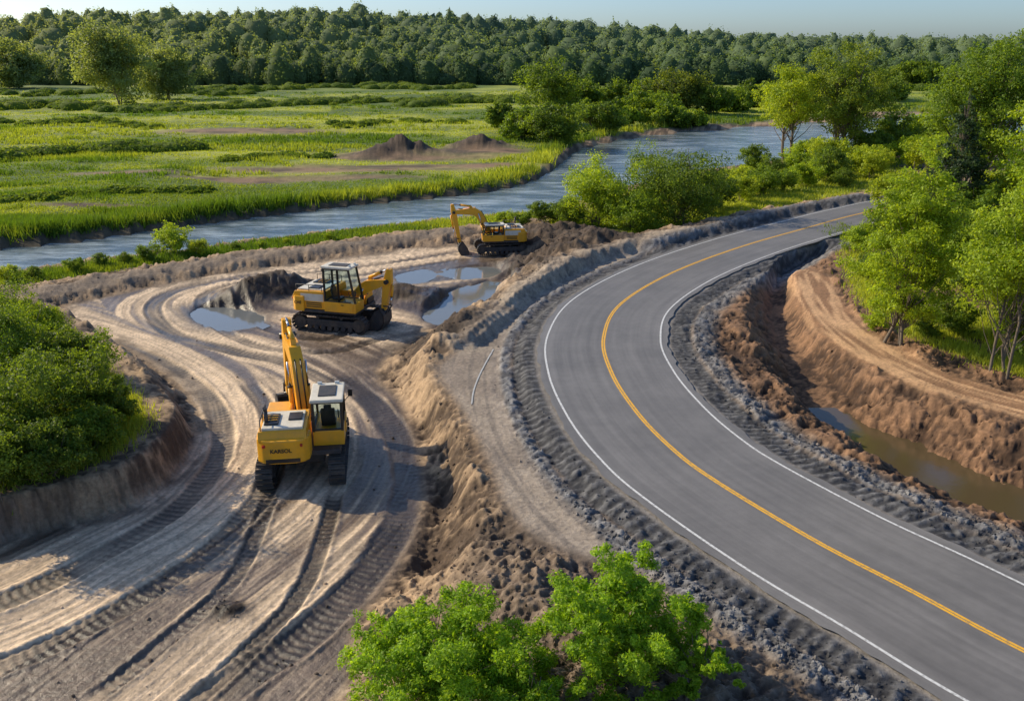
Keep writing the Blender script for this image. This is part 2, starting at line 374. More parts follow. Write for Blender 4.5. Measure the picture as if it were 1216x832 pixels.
link("abandoned_edge_line",me,paint("old_paint",(.5,.5,.48),(.30,.27,.24)),kind="structure")
# water
def water(name,colr,rough,sc,stg,sx=1,spec=.5,pale_streaks=None):
    m,nt,b=newmat(name); co=coords(nt); mp=N(nt,"ShaderNodeMapping"); mp.inputs["Scale"].default_value=(1*sx,1,1); nt.links.new(co,mp.inputs[0])
    b.inputs["Base Color"].default_value=(*colr,1); b.inputs["Roughness"].default_value=rough; b.inputs["IOR"].default_value=1.33; b.inputs["Specular IOR Level"].default_value=spec
    n=noise(nt,sc,6,.65,mp.outputs[0]); bp=N(nt,"ShaderNodeBump"); bp.inputs["Strength"].default_value=1; bp.inputs["Distance"].default_value=stg
    nt.links.new(n.outputs[0],bp.inputs["Height"]); nt.links.new(bp.outputs[0],b.inputs["Normal"])
    if pale_streaks:
        f=noise(nt,pale_streaks[0],7,.7,mp.outputs[0]); mx=N(nt,"ShaderNodeMix",data_type="RGBA"); mx.inputs[6].default_value=(*colr,1); mx.inputs[7].default_value=(*pale_streaks[1],1)  # noise streaks of a paler tone mixed into the base colour
        nt.links.new(maprange(nt,f.outputs[0],.44,.66,0,1),mx.inputs[0]); nt.links.new(mx.outputs[2],b.inputs["Base Color"])
    return m
V=np.array([(-260,47,-2.4),(330,47,-2.4),(330,340,-2.4),(-260,340,-2.4)]); 
link("river_water",mesh_np("river_water",V,np.array([[0,1,2,3]])),water("river_water",(.09,.13,.155),.10,1.3,.10,.35,1.0,(.5,(.46,.54,.57))),kind="structure")
puw=water("puddle_water",(.17,.18,.175),.04,2,.004,1,1.0)
for j,P in enumerate(PUD):
    c=P.mean(0); Q=c+(P-c)*1.4; n=len(Q); V=np.c_[np.vstack([Q,c]),np.full(n+1,-1.685+.006*j)]; i=np.arange(n)
    link("puddle",mesh_np("puddle",V,np.stack([i,(i+1)%n,np.full(n,n)],1)),puw,kind="structure")
me=strip(DITCH[15:,:2],-2.1,2.1,-1.70); link("ditch_water",me,water("ditch_water",(.10,.072,.036),.03,3,.006,1,1.0),kind="structure")
# ------------------------------------------------------------------ foliage
def leafmat(name,tr=.35,rgh=.55):
    m=bpy.data.materials.new(name); m.use_nodes=True; nt=m.node_tree; nt.nodes.clear()
    out=N(nt,"ShaderNodeOutputMaterial"); at=N(nt,"ShaderNodeAttribute",attribute_name="Col")
    p=N(nt,"ShaderNodeBsdfPrincipled"); p.inputs["Roughness"].default_value=rgh; p.inputs["Specular IOR Level"].default_value=.3
    t=N(nt,"ShaderNodeBsdfTranslucent"); g=N(nt,"ShaderNodeMix",data_type="RGBA",blend_type="MULTIPLY"); g.inputs[0].default_value=1; g.inputs[7].default_value=(1.9,1.7,.6,1)
    nt.links.new(at.outputs["Color"],g.inputs[6]); nt.links.new(at.outputs["Color"],p.inputs["Base Color"]); nt.links.new(g.outputs[2],t.inputs["Color"])
    mx=N(nt,"ShaderNodeMixShader"); mx.inputs[0].default_value=tr; nt.links.new(p.outputs[0],mx.inputs[1]); nt.links.new(t.outputs[0],mx.inputs[2]); nt.links.new(mx.outputs[0],out.inputs[0])
    return m
leaf=leafmat("leaves",.48); grassm=leafmat("grass_blades",.4,.7); farleaf=leafmat("far_leaves",.35,.9)
bark,nt,b=newmat("bark"); n=noise(nt,14,5,.7,coords(nt)); rr=N(nt,"ShaderNodeValToRGB"); rr.color_ramp.elements[0].color=(.06,.045,.032,1); rr.color_ramp.elements[1].color=(.24,.19,.14,1)
nt.links.new(n.outputs[0],rr.inputs[0]); nt.links.new(rr.outputs[0],b.inputs["Base Color"]); b.inputs["Roughness"].default_value=.9
def unit(v): return v/np.maximum(np.linalg.norm(v,axis=-1,keepdims=True),1e-9)
def leaves(P,out,size,rg,c0,c1,mixv,asp=.55,upb=.35):
    n=len(P); nr=unit(rg.normal(size=(n,3))*.75+out*.7+np.array([0,0,upb])); t=unit(np.cross(nr,rg.normal(size=(n,3)))); bb=np.cross(nr,t)
    s=(size*rg.uniform(.6,1.35,n))[:,None]
    V=np.stack([P-t*s*.5,P+bb*s*asp*.5+t*s*.05,P+t*s*.5,P-bb*s*asp*.5+t*s*.05],1).reshape(-1,3)
    F=np.arange(4*n).reshape(n,4)
    cc=np.asarray(c0)[None]*(1-mixv[:,None])+np.asarray(c1)[None]*mixv[:,None]
    cc=cc*rg.uniform(.75,1.25,(n,1))
    return V,F,np.repeat(cc,4,0)
def tubes(segs,sides=6):
    VV=[];FF=[];k=0
    for p0,p1,r0,r1 in segs:
        p0=np.array(p0,float);p1=np.array(p1,float); d=unit((p1-p0)[None])[0]; a=np.array([1,0,0]) if abs(d[0])<.8 else np.array([0,1,0])
        u=unit(np.cross(d,a)[None])[0]; w=np.cross(d,u); th=np.arange(sides)*2*np.pi/sides
        ring=np.cos(th)[:,None]*u+np.sin(th)[:,None]*w
        VV+= [p0+ring*r0,p1+ring*r1]; i=np.arange(sides); FF.append(np.stack([k+i,k+(i+1)%sides,k+sides+(i+1)%sides,k+sides+i],1)); k+=2*sides
    return np.vstack(VV),np.vstack(FF)
def make_plant(h,w,cf,shape,ncl,nleaf,ls,c0,c1,seed,stems=1,tr=.12,rc=.17,lean=0,rough=.3,asp=.55,sub=6,sr0=.32,sr1=.72):
    rg=np.random.default_rng(seed)
    d=unit(rg.normal(size=(ncl,3))); r=rg.random(ncl)**(.45)
    lob=1+rough*(rg.random(ncl)-.5)*1.6
    zc=h*(1-cf/2)
    if shape=="cone":
        tz=rg.random(ncl)**1.4; th=rg.random(ncl)*6.28; rad=(1-tz)*w/2*(.6+.45*rg.random(ncl)); Cn=np.stack([np.cos(th)*rad,np.sin(th)*rad,h*(1-cf)+tz*cf*h],1)
        rcl=np.maximum(.10,(1-tz)*.9+.15)*w*rc
    else:
        Cn=d*(r*lob)[:,None]*np.array([w/2,w/2,cf*h/2])*(1-rc*.8)+np.array([0,0,zc])
        q=np.clip((Cn[:,2]-(h*(1-cf)))/(cf*h),0,1)
        if shape=="poplar": Cn[:,:2]*=(1.2-.85*q)[:,None]
        if shape=="vase": Cn[:,:2]*=(.55+.55*q)[:,None]
        rcl=w*rc*rg.uniform(.55,1.3,ncl)
    S=ncl*sub; si=np.repeat(np.arange(ncl),sub); sd_=unit(rg.normal(size=(S,3)))
    SC=Cn[si]+sd_*(rcl[si]*rg.uniform(.35,1.05,S))[:,None]*np.array([1,1,.8]); sr=rcl[si]*rg.uniform(sr0,sr1,S)
    wt=sr**2; ci=rg.choice(S,nleaf,p=wt/wt.sum())
    dd=unit(rg.normal(size=(nleaf,3))); rr_=rg.random(nleaf)**.5
    P=SC[ci]+dd*(rr_*sr[ci])[:,None]*np.array([1,1,.7])
    P[:,2]=np.maximum(P[:,2],.03*h)
    if shape=="cone": P[:,2]-=.25*np.hypot(P[:,0],P[:,1])
    ctr=np.array([0,0,zc]); out=unit(dd*.5+unit(P-ctr)*.7)
    mv=np.clip(.3*rg.random(ncl)[si[ci]]+.3*rg.random(S)[ci]+.45*rg.random(nleaf),0,1)
    V,F,cc=leaves(P,out,ls,rg,c0,c1,mv,asp)
    crown=mesh_np("crown",V,F,cc)
    segs=[]
    for s in range(stems):
        bx=np.array([rg.normal()*.06*w*(stems>1),rg.normal()*.06*w*(stems>1),-.25]); top=np.array([rg.normal()*.12*w*(stems>1)+lean*h*.8,rg.normal()*.12*w*(stems>1),h*.86])
        pts=[bx+(top-bx)*t+np.array([rg.normal(),rg.normal(),0])*.018*h*(t>0) for t in np.linspace(0,1,7)]
        r0=tr/(stems**.5)
        for i in range(6): segs.append((pts[i],pts[i+1],r0*(1-.14*i),r0*(1-.14*(i+1))))
        for j in range(s,ncl,stems):
            if j>90: break
            q=np.clip((Cn[j,2]/h-.28)/.86,.12,.9); f=q*6; i=int(f); st_=pts[i]+(pts[min(i+1,6)]-pts[i])*(f-i)
            mid=(st_+Cn[j])/2+np.array([0,0,-.03*h]); rb=r0*.34*(1-q*.5)
            segs+=[(st_,mid,rb,rb*.6),(mid,Cn[j],rb*.6,rb*.15)]
    V,F=tubes(segs); trunk=mesh_np("trunk",V,F,None,None,True)
    return trunk,crown
def plant(name,cat,label,x,y,meshes,sc=1,rz=0,group=None,scz=None,lmat=None,zoff=0):
    z=float(ground_z(x,y))+zoff
    e=bpy.data.objects.new(name,None); bpy.context.collection.objects.link(e); e.location=(x,y,z); e.rotation_euler=(0,0,rz); e.scale=(sc,sc,scz or sc)
    e["label"]=label; e["category"]=cat
    if group: e["group"]=group
    t,c=meshes
    if not t.materials: t.materials.append(bark)
    if not c.materials: c.materials.append(lmat or leaf)
    for nme,me in (("trunk" if cat=="tree" else "stem",t),("crown",c)):
        o=bpy.data.objects.new(nme,me); bpy.context.collection.objects.link(o); o.parent=e
    return e
def px_plant(name,cat,label,u,v,hp,wp,z=-.2,**kw):
    x,y=G(u,v,z); t=depth(v,z); s=t/FPX
    h=hp*s/math.cos(PITCH-math.atan((416-v)/FPX)) ; w=wp*s
    kw2=dict(cf=.75,shape="round",ncl=40,nleaf=9000,ls=.2,c0=(.03,.07,.012),c1=(.09,.16,.02),seed=1,tr=.12)
    kw2.update(kw); m=make_plant(h,w,**kw2)
    return plant(name,cat,label,x,y,m)
BR0=(.15,.24,.016); BR1=(.40,.50,.035); DK0=(.04,.085,.018); DK1=(.11,.17,.025); MD0=(.08,.15,.016); MD1=(.22,.31,.03)
px_plant("tree","tree","bright green slender tree on bare soil beside the ditch",1062,408,236,140,shape="poplar",cf=.97,ncl=105,nleaf=40000,ls=.125,c0=BR0,c1=BR1,seed=11,stems=3,tr=.14,rc=.12,rough=.2)
px_plant("tree","tree","bright green multi-stemmed tree by the dirt track",1195,440,232,165,shape="round",cf=.82,ncl=90,nleaf=36000,ls=.13,c0=BR0,c1=BR1,seed=12,stems=4,tr=.13,rc=.15,rough=.2)
px_plant("spruce_tree","tree","dark green conifer between leafy trees",1128,262,150,86,shape="cone",cf=.95,ncl=150,nleaf=26000,ls=.22,c0=(.03,.06,.03),c1=(.07,.12,.045),seed=13,tr=.2,rc=.18)
px_plant("tree","tree","tall green broadleaf tree with clear trunk",1156,238,188,142,shape="round",cf=.86,ncl=110,nleaf=42000,ls=.23,c0=MD0,c1=MD1,seed=14,tr=.38,rc=.15,rough=.15)
px_plant("tree","tree","broad yellow-green tree at the wood edge",1240,265,180,130,shape="round",cf=.86,ncl=80,nleaf=26000,ls=.24,c0=BR0,c1=BR1,seed=15,tr=.3,rc=.16,rough=.15)
px_plant("tree","tree","airy yellow-green tree on the river bank",1000,190,134,122,z=-.9,shape="vase",cf=.86,ncl=95,nleaf=24000,ls=.28,c0=MD0,c1=(.26,.32,.04),seed=16,stems=2,tr=.35,rc=.12,rough=.2)
px_plant("tree","tree","bright yellow-green tree with forked trunk by the river",930,190,108,88,z=-.9,shape="round",cf=.74,ncl=60,nleaf=16000,ls=.28,c0=BR0,c1=(.45,.52,.04),seed=17,stems=2,tr=.3,rc=.15,rough=.2)
px_plant("bush","bush","large dark rounded willow bush beside the road bend",806,268,98,136,z=-.9,shape="round",cf=.98,ncl=80,nleaf=32000,ls=.165,c0=DK0,c1=MD1,seed=18,stems=4,tr=.2,rc=.15,rough=.2)
px_plant("bush","bush","bright yellow-green spreading bush on the river bank",708,272,78,104,z=-1.0,shape="round",cf=.98,ncl=65,nleaf=22000,ls=.16,c0=BR0,c1=BR1,seed=19,stems=4,tr=.12,rc=.16)
px_plant("bush","bush","mid green bush with ragged top on the bank",748,277,60,84,z=-1.0,shape="round",cf=.98,ncl=40,nleaf=12000,ls=.16,c0=BR0,c1=MD1,seed=20,stems=4,tr=.1,rc=.18)
def fg_tree(x,y,h,w,seed,ncl,nl):
    m=make_plant(h,w,.95,"round",ncl,nl,.085,(.10,.22,.014),(.36,.52,.035),seed,stems=4,tr=.08,rc=.09,rough=.45,asp=.42,sub=8)
    plant("tree","tree","leafy bright green young tree on the rough earth bank",x,y,m)
fg_tree(-1.62,15.7,3.2,3.7,31,130,70000)
fg_tree(2.2,15.9,2.95,3.3,32,115,60000)
fg_tree(.35,14.7,1.9,2.8,33,60,26000)
fg_tree(3.7,15.0,1.9,1.7,34,34,14000)
for i,(u,v,h,w,a,b_) in enumerate([(26,545,132,140,DK0,MD1),(-70,500,150,190,DK0,MD0),(88,508,100,110,DK0,MD1),(20,450,98,130,MD0,MD1),(95,452,64,80,DK0,MD1),(-20,410,75,120,DK0,MD1),(55,412,50,80,MD0,BR1),(-10,585,90,120,DK0,MD1),(58,568,64,95,DK0,MD1),(112,540,56,76,MD0,MD1),(132,502,52,56,DK0,MD1)]):
    px_plant("bush","bush","dense green bush on the earth mound beside the haul track",u,v,h,w,z=-.3,shape="round",cf=.98,ncl=50,nleaf=19000,ls=.10,c0=a,c1=b_,seed=40+i,stems=4,tr=.06,rc=.17,rough=.4)
sh=[make_plant(2.2,2.9,.98,"round",32,7500,.14,c0,c1,60+i,stems=4,tr=.05,rc=.18) for i,(c0,c1) in enumerate([(BR0,BR1),(MD0,MD1),(DK0,MD1),(BR0,(.42,.48,.04))])]
rs=np.random.default_rng(5)
def shrubs(lst,z,label,group,rsc=.25):
    for (u,v,s) in lst:
        x,y=G(u,v,z); plant("bush","bush",label,x,y,sh[rs.integers(0,4)],sc=s*rs.uniform(1-rsc,1+rsc),rz=rs.uniform(0,6.28),group=group)
shrubs([(850,248,1.2),(880,240,1.3),(905,232,1.4),(930,227,1.4),(955,222,1.4),(980,216,1.3),(1005,210,1.3),(1030,206,1.4),(885,226,1.3),(915,215,1.4),(945,208,1.5),(980,202,1.5),(1015,197,1.5),(1045,194,1.6),(835,255,.9),(660,264,.9),(674,270,.8),(620,268,.7),(640,264,.7),(1000,222,1.1),(1035,213,1.3),(600,264,.5),(1080,200,1.8),(1110,205,1.8),(860,232,1.2),(895,206,1.3),(960,196,1.4),(1060,188,2.2),(1100,186,2.4),(1030,190,1.8)],-.9,"low bright green bush on the river bank","bushes along the river bank")
shrubs([(205,300,.8),(235,303,.5),(175,309,.5),(150,312,.35),(280,296,.3),(340,289,.3),(90,322,.4),(40,330,.4),(120,315,.35),(310,293,.25),(390,284,.25),(10,333,.5)],-1.7,"small leafy bush on the strip between river and berm","small bushes on the near river strip")
shrubs([(1080,270,1.3),(1110,290,1.4),(1150,300,1.4),(1190,310,1.5),(1090,320,.9),(1200,350,1.4),(1150,270,1.8),(1200,260,2),(1060,250,1.4),(1130,395,.7),(1100,402,.5),(1040,390,.5),(1215,400,1.2),(1170,330,1.2),(1060,290,1.2),(1230,430,1.2),(1100,250,1.6),(1155,350,1.1),(1020,300,.8),(1030,330,.7)],-.2,"leafy green undergrowth bush under the trees","undergrowth bushes by the dirt track")
def px_bush2(u,v,h,w,seed,c0,c1,name="bush",cat="bush",cf=.97,label="rounded green bush on the far river bank",nl=11000,nc=45,rc=.16):
    px_plant(name,cat,label,u,v,h,w,z=-1.7,shape="round",cf=cf,ncl=nc,nleaf=nl,ls=depth(v,-1.7)*.0028,c0=c0,c1=c1,seed=seed,stems=3,tr=.3,rc=rc,rough=.2)
for i,a in enumerate([(652,148,70,92,DK0,MD1),(620,168,36,60,MD0,MD1),(660,172,46,76,DK0,MD1),(712,158,40,70,DK0,MD1),(770,142,30,70,MD0,MD1),(800,136,48,84,DK0,(.22,.26,.04)),(845,136,32,60,DK0,MD1),(735,134,38,60,DK0,MD1),(870,132,24,60,MD0,MD1),(600,155,26,44,DK0,MD1),(820,148,16,40,MD0,BR1),(745,150,22,44,MD0,BR1),(900,126,25,60,DK0,MD1),(1080,106,32,60,DK0,MD1),(1050,120,26,60,DK0,MD1),(690,140,44,70,DK0,MD1),(960,130,22,60,DK0,MD1),(1010,126,24,60,DK0,MD1),(790,150,22,50,MD0,MD1),(770,128,30,70,DK0,MD1)]):
    px_bush2(a[0],a[1],a[2],a[3],80+i,a[4],a[5])
HZ0,HZ1=(.13,.18,.07),(.30,.36,.13)  # meadow tree greens paled, distance haze painted into the leaf colour
px_bush2(140,124,96,88,101,HZ0,HZ1,"tree","tree",.96,"tall rounded tree standing alone in the marsh meadow",22000,80,.18)
px_bush2(200,118,66,74,102,HZ0,HZ1,"tree","tree",.96,"smaller rounded tree beside the taller meadow tree",18000,70,.18)
px_bush2(20,105,50,70,103,HZ0,HZ1,"tree","tree",.96,"dark rounded tree at the meadow edge",16000,60,.18)
# ---- stuff masses
bm=bmesh.new(); bmesh.ops.create_icosphere(bm,subdivisions=2,radius=1); IV=np.array([v.co[:] for v in bm.verts]); IF=np.array([[v.index for v in f.verts] for f in bm.faces]); bm.free()
def mass(name,xs,yz,zs,rw,rh,nl,ls,c0,c1,seed,mat=farleaf,asp=.75,haze_tint=0,core=.86):
    rg=np.random.default_rng(seed); n=len(xs)
    ci=np.repeat(np.arange(n),nl); m=len(ci)
    def shape(dd,ci,k):
        bl=1+.17*np.sin(dd[:,0]*5+ci)*np.cos(dd[:,1]*5+ci*1.7)+.13*np.sin(dd[:,2]*11+ci*2.3)*np.sin(dd[:,0]*11+ci)
        return np.stack([xs[ci]+dd[:,0]*rw[ci]*bl*k,yz[ci]+dd[:,1]*rw[ci]*bl*k,zs[ci]+dd[:,2]*rh[ci]*bl*k],1)
    dd=unit(rg.normal(size=(m,3))); dd[:,2]=np.abs(dd[:,2])*1.0-.15
    P=shape(dd,ci,rg.uniform(.88,1.09,m))
    tn=rg.random(n)
    hz=np.clip((yz-350)/380,0,1)*haze_tint; glow_tint=np.clip(-xs/np.maximum(yz,1)*1.8,0,1)*haze_tint  # distance haze and warm glow on the left, painted into crown colours
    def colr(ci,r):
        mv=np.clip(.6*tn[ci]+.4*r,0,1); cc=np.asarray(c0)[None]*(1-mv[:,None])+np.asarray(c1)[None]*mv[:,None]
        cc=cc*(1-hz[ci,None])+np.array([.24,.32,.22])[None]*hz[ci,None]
        return cc+glow_tint[ci,None]*np.array([.12,.10,.02])[None]
    nr=unit(rg.normal(size=(m,3))*.6+dd+np.array([0,0,.25])); t=unit(np.cross(nr,rg.normal(size=(m,3)))); bb=np.cross(nr,t); s=(ls*rg.uniform(.6,1.35,m))[:,None]
    V=np.stack([P-t*s*.5,P+bb*s*asp*.5,P+t*s*.5,P-bb*s*asp*.5],1).reshape(-1,3); F=np.arange(4*m).reshape(m,4)
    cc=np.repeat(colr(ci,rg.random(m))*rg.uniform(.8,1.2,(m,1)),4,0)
    ni=len(IV); c2=np.repeat(np.arange(n),ni); d2=np.tile(IV,(n,1)); P2=shape(d2,c2,core)
    F2=(IF[None]+ni*np.arange(n)[:,None,None]).reshape(-1,3)
    T=np.vstack([F[:,[0,1,2]],F[:,[0,2,3]],F2+len(V)]); sm=np.zeros(len(T),bool); sm[2*m:]=True
    return link(name,mesh_np(name,np.vstack([V,P2]),T,np.vstack([cc,colr(c2,rg.random(n*ni)*0+.3)*.8]),None,sm),mat,kind="stuff")
rf=np.random.default_rng(21)
n=1500; ty=410+220*rf.random(n)**1.1; tx=(rf.random(n)*2-1)*.72*ty
tz=ground_z(tx,ty); hh=rf.uniform(6,13,n)+7*fbm(tx*.02,ty*.02,2)*rf.random(n)
mass("forest",tx,ty,tz+hh*.3,rf.uniform(3.5,9,n),hh*.75,420,1.05,(.085,.145,.055),(.21,.29,.08),22,haze_tint=1)
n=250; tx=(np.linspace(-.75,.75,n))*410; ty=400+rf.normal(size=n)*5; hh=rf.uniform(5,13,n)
mass("forest_edge",tx,ty,ground_z(tx,ty)+hh*.3,rf.uniform(3.5,7,n),hh*.7,450,.9,(.05,.10,.045),(.13,.20,.06),23,haze_tint=.7)
hx=[];hy=[];hs=[]
for (u0,v0,u1,v1,n,s) in [(120,132,620,118,170,2.0),(-60,190,235,176,150,1.7),(-60,130,120,128,60,2.4),(230,108,560,104,80,2.6),(0,112,300,110,60,2.4),(700,114,1100,108,70,2.4),(390,150,560,146,40,1.0),(860,116,1220,102,60,3.4),(0,240,260,224,50,.7),(250,192,400,184,40,.8),(470,125,620,120,60,2.4),(0,145,200,150,60,1.1)]:
    t=rf.random(n); u=u0+(u1-u0)*t; v=v0+(v1-v0)*t+rf.normal(size=n)*.9+1.5*np.sin(t*9)
    for uu,v_ in zip(u,v):
        x,y=G(uu,v_,-1.7); hx.append(x);hy.append(y);hs.append(s*rf.uniform(.35,1.15))
hx,hy,hs=map(np.array,(hx,hy,hs))
mass("meadow_hedgerow",hx,hy,ground_z(hx,hy)+hs*.1,hs*1.5,hs*.8,280,.32,(.07,.14,.018),(.24,.31,.03),24,core=.8)
def grass(name,x,y,h,wd,nb,c0,c1,seed,spread=.25):
    rg=np.random.default_rng(seed); n=len(x); ci=np.repeat(np.arange(n),nb); m=len(ci)
    bx=x[ci]+rg.normal(size=m)*spread; by=y[ci]+rg.normal(size=m)*spread; bz=ground_z(bx,by)-.05
    th=rg.random(m)*6.28; hh=h[ci]*rg.uniform(.5,1.15,m); ww=wd[ci]*rg.uniform(.6,1.2,m); ln=rg.normal(size=(m,2))*.3*hh[:,None]
    a=np.stack([bx-np.cos(th)*ww,by-np.sin(th)*ww,bz],1); b=np.stack([bx+np.cos(th)*ww,by+np.sin(th)*ww,bz],1); c=np.stack([bx+ln[:,0],by+ln[:,1],bz+hh],1)
    V=np.stack([a,b,c],1).reshape(-1,3); F=np.arange(3*m).reshape(m,3)
    mv=np.clip(.75*sstep(.35,.62,samp(patch,bx,by))-.35*sstep(.5,.6,samp(patch2,bx,by))+.4*rg.random(m),0,1)
    cc=np.array(c0)[None]*(1-mv[:,None])+np.array(c1)[None]*mv[:,None]; cc*=rg.uniform(.8,1.2,(m,1))
    return link(name,mesh_np(name,V,F,np.repeat(cc,3,0)),grassm,kind="stuff")
n=420000; gy=1/rf.uniform(1/330,1/24,n); gx=(rf.random(n)*2-1)*.72*(gy+4)
fd=fbm(X*.08,Y*.2,3)
g=samp(gm,gx,gy); keep=(rf.random(n)<g*(.35+.9*samp(fd,gx,gy)))&(samp(brownf,gx,gy)<.4)&(samp(spoil,gx,gy)<.3)
gx,gy=gx[keep][:125000],gy[keep][:125000]; s_=samp(sFi,gx,gy)
tall=np.where(s_<1,sstep(-6,-.5,s_),.0)
hgt=np.where(s_<1,.22+1.05*tall*(.4+1.1*samp(n1,gx,gy))+.45*sstep(.52,.68,samp(patch2,gx,gy)),.38)
wd=np.maximum(gy*.0008,.02)
grass("marsh_grass",gx,gy,hgt,wd,5,(.10,.18,.016),(.38,.43,.05),51,.3)
# ------------------------------------------------------------------ clods and rubble
def clods(name,x,y,s,colr,seed,mat):
    rg=np.random.default_rng(seed)
    t=(1+5**.5)/2; I=np.array([(-1,t,0),(1,t,0),(-1,-t,0),(1,-t,0),(0,-1,t),(0,1,t),(0,-1,-t),(0,1,-t),(t,0,-1),(t,0,1),(-t,0,-1),(-t,0,1)],float); I/=np.linalg.norm(I[0])
    FI=np.array([(0,11,5),(0,5,1),(0,1,7),(0,7,10),(0,10,11),(1,5,9),(5,11,4),(11,10,2),(10,7,6),(7,1,8),(3,9,4),(3,4,2),(3,2,6),(3,6,8),(3,8,9),(4,9,5),(2,4,11),(6,2,10),(8,6,7),(9,8,1)])
    n=len(x); z=ground_z(x,y)
    V=I[None]*rg.uniform(.65,1.25,(n,12,1))*rg.uniform(.6,1.2,(n,1,3))*s[:,None,None]
    V=V+np.stack([x,y,z+s*.1],1)[:,None,:]
    F=FI[None]+12*np.arange(n)[:,None,None]
    cc=np.repeat(colr*rg.uniform(.7,1.25,(n,1)),12,0)
    return link(name,mesh_np(name,V.reshape(-1,3),F.reshape(-1,3),cc),mat,kind="stuff")
cm_,nt,b=newmat("clod"); at=N(nt,"ShaderNodeAttribute",attribute_name="Col"); n_=noise(nt,12,5,.7,coords(nt)); nt.links.new(mulcol(nt,at.outputs["Color"],maprange(nt,n_.outputs[0],.3,.7,.7,1.3)),b.inputs["Base Color"]); b.inputs["Roughness"].default_value=.95
bp=N(nt,"ShaderNodeBump"); bp.inputs["Distance"].default_value=.05; nt.links.new(n_.outputs[0],bp.inputs["Height"]); nt.links.new(bp.outputs[0],b.inputs["Normal"])
n=190000; cy=1/rf.uniform(1/80,1/13,n); cx=(rf.random(n)*2-1)*.66*(cy+4)
rb=samp(rubw,cx,cy); ro=samp(rough,cx,cy); sp=samp(spoil,cx,cy); ih=samp(inhaul,cx,cy); isf=samp(sFi,cx,cy)
pr=np.clip(rb*.34+ro*.12*(isf>1)+sp*.15*(isf>1)+ih*.008+samp(band,cx,cy)*.04,0,1)
pr*= (samp(dro,cx,cy)>3.0)*(samp(sRi,cx,cy)>1.2)*(samp(dDi,cx,cy)>1.0)
kp=rf.random(n)<pr; cx,cy,rb=cx[kp],cy[kp],rb[kp]
sz=.012+.055*rf.random(len(cx))**5+cy*.0003+.012*rb*rf.random(len(cx))
base=np.stack([samp(col[...,k],cx,cy) for k in range(3)],1)
clods("soil_clods",cx,cy,sz,base,61,cm_)
# ------------------------------------------------------------------ excavators
def solid(name,colr,rough=.45,metal=0,dirt=.35,dcol=(.20,.14,.09)):
    m,nt,b=newmat(name); co=coords(nt); n=noise(nt,2.2,6,.7,co)
    mx=N(nt,"ShaderNodeMix",data_type="RGBA"); mx.inputs[6].default_value=(*colr,1); mx.inputs[7].default_value=(*dcol,1)
    nt.links.new(maprange(nt,n.outputs[0],.45,.75,0,dirt),mx.inputs[0]); nt.links.new(mx.outputs[2],b.inputs["Base Color"])
    b.inputs["Roughness"].default_value=rough; b.inputs["Metallic"].default_value=metal; return m
YEL=solid("yellow_machine_paint",(.92,.43,.018),.36,0,.28); DKG=solid("dark_steel",(.04,.04,.042),.6,0,.6); CRM=solid("cream_paint",(.74,.68,.55),.45)
TRK=solid("muddy_track_steel",(.055,.05,.045),.7,.1,.9,(.18,.13,.09)); CHR=solid("chrome_rod",(.6,.6,.62),.2,1,.1); BLK=solid("black_paint",(.015,.015,.016),.4,0,.3)
GLS,nt,b=newmat("cab_glass"); b.inputs["Base Color"].default_value=(.72,.84,.86,1); b.inputs["Roughness"].default_value=.03; b.inputs["Transmission Weight"].default_value=1.0; b.inputs["IOR"].default_value=1.1; b.inputs["Specular IOR Level"].default_value=1.0
LMP,nt,b=newmat("lamp_lens"); b.inputs["Base Color"].default_value=(.7,.7,.65,1); b.inputs["Roughness"].default_value=.2
REDM=solid("red_lens",(.5,.03,.02),.3)
def bev(bm,geom,w):
    if w>0:
        es=list({e for v in geom for e in v.link_edges})
        bmesh.ops.bevel(bm,geom=es,offset=w,segments=2,affect='EDGES',profile=.6)
def box(bm,c,s,bv=.02,R=None,mi=0):
    M=Matrix.Translation(Vector(c))@(R.to_4x4() if R is not None else Matrix.Identity(4))@Matrix.Diagonal((*s,1))
    nf=set(bm.faces); r=bmesh.ops.create_cube(bm,size=1,matrix=M); bev(bm,r["verts"],bv)
    for f in bm.faces:
        if f not in nf: f.material_index=mi
def cyl(bm,p0,p1,r,seg=18,r2=None,mi=0):
    p0=Vector(p0);p1=Vector(p1); d=p1-p0; nf=set(bm.faces)
    M=Matrix.Translation((p0+p1)/2)@d.to_track_quat('Z','Y').to_matrix().to_4x4()
    bmesh.ops.create_cone(bm,cap_ends=True,segments=seg,radius1=r,radius2=r if r2 is None else r2,depth=d.length,matrix=M)
    for f in bm.faces:
        if f not in nf: f.material_index=mi; f.smooth=len(f.verts)==4
def prism(bm,prof,a0,a1,axis='y',bv=.02,mi=0):
    def mk(p,a): return (p[0],a,p[1]) if axis=='y' else (p[0],p[1],a)
    nf=set(bm.faces)
    v0=[bm.verts.new(mk(p,a0)) for p in prof]; v1=[bm.verts.new(mk(p,a1)) for p in prof]; n=len(prof)
    bm.faces.new(v0); bm.faces.new(v1[::-1])
    for i in range(n): bm.faces.new((v0[(i+1)%n],v0[i],v1[i],v1[(i+1)%n]))
    bev(bm,v0+v1,bv)
    fs=[f for f in bm.faces if f not in nf]
    for f in fs: f.material_index=mi
    bmesh.ops.recalc_face_normals(bm,faces=fs)
def fin(name,bm,mats,parent,rz=0,piv=None,**pr):
    me=bpy.data.meshes.new(name); bm.to_mesh(me); bm.free()
    o=link(name,me,mats,parent,**pr); o.rotation_euler=(0,0,rz)
    if piv is not None: o.location=piv-Matrix.Rotation(rz,3,'Z')@piv
    return o
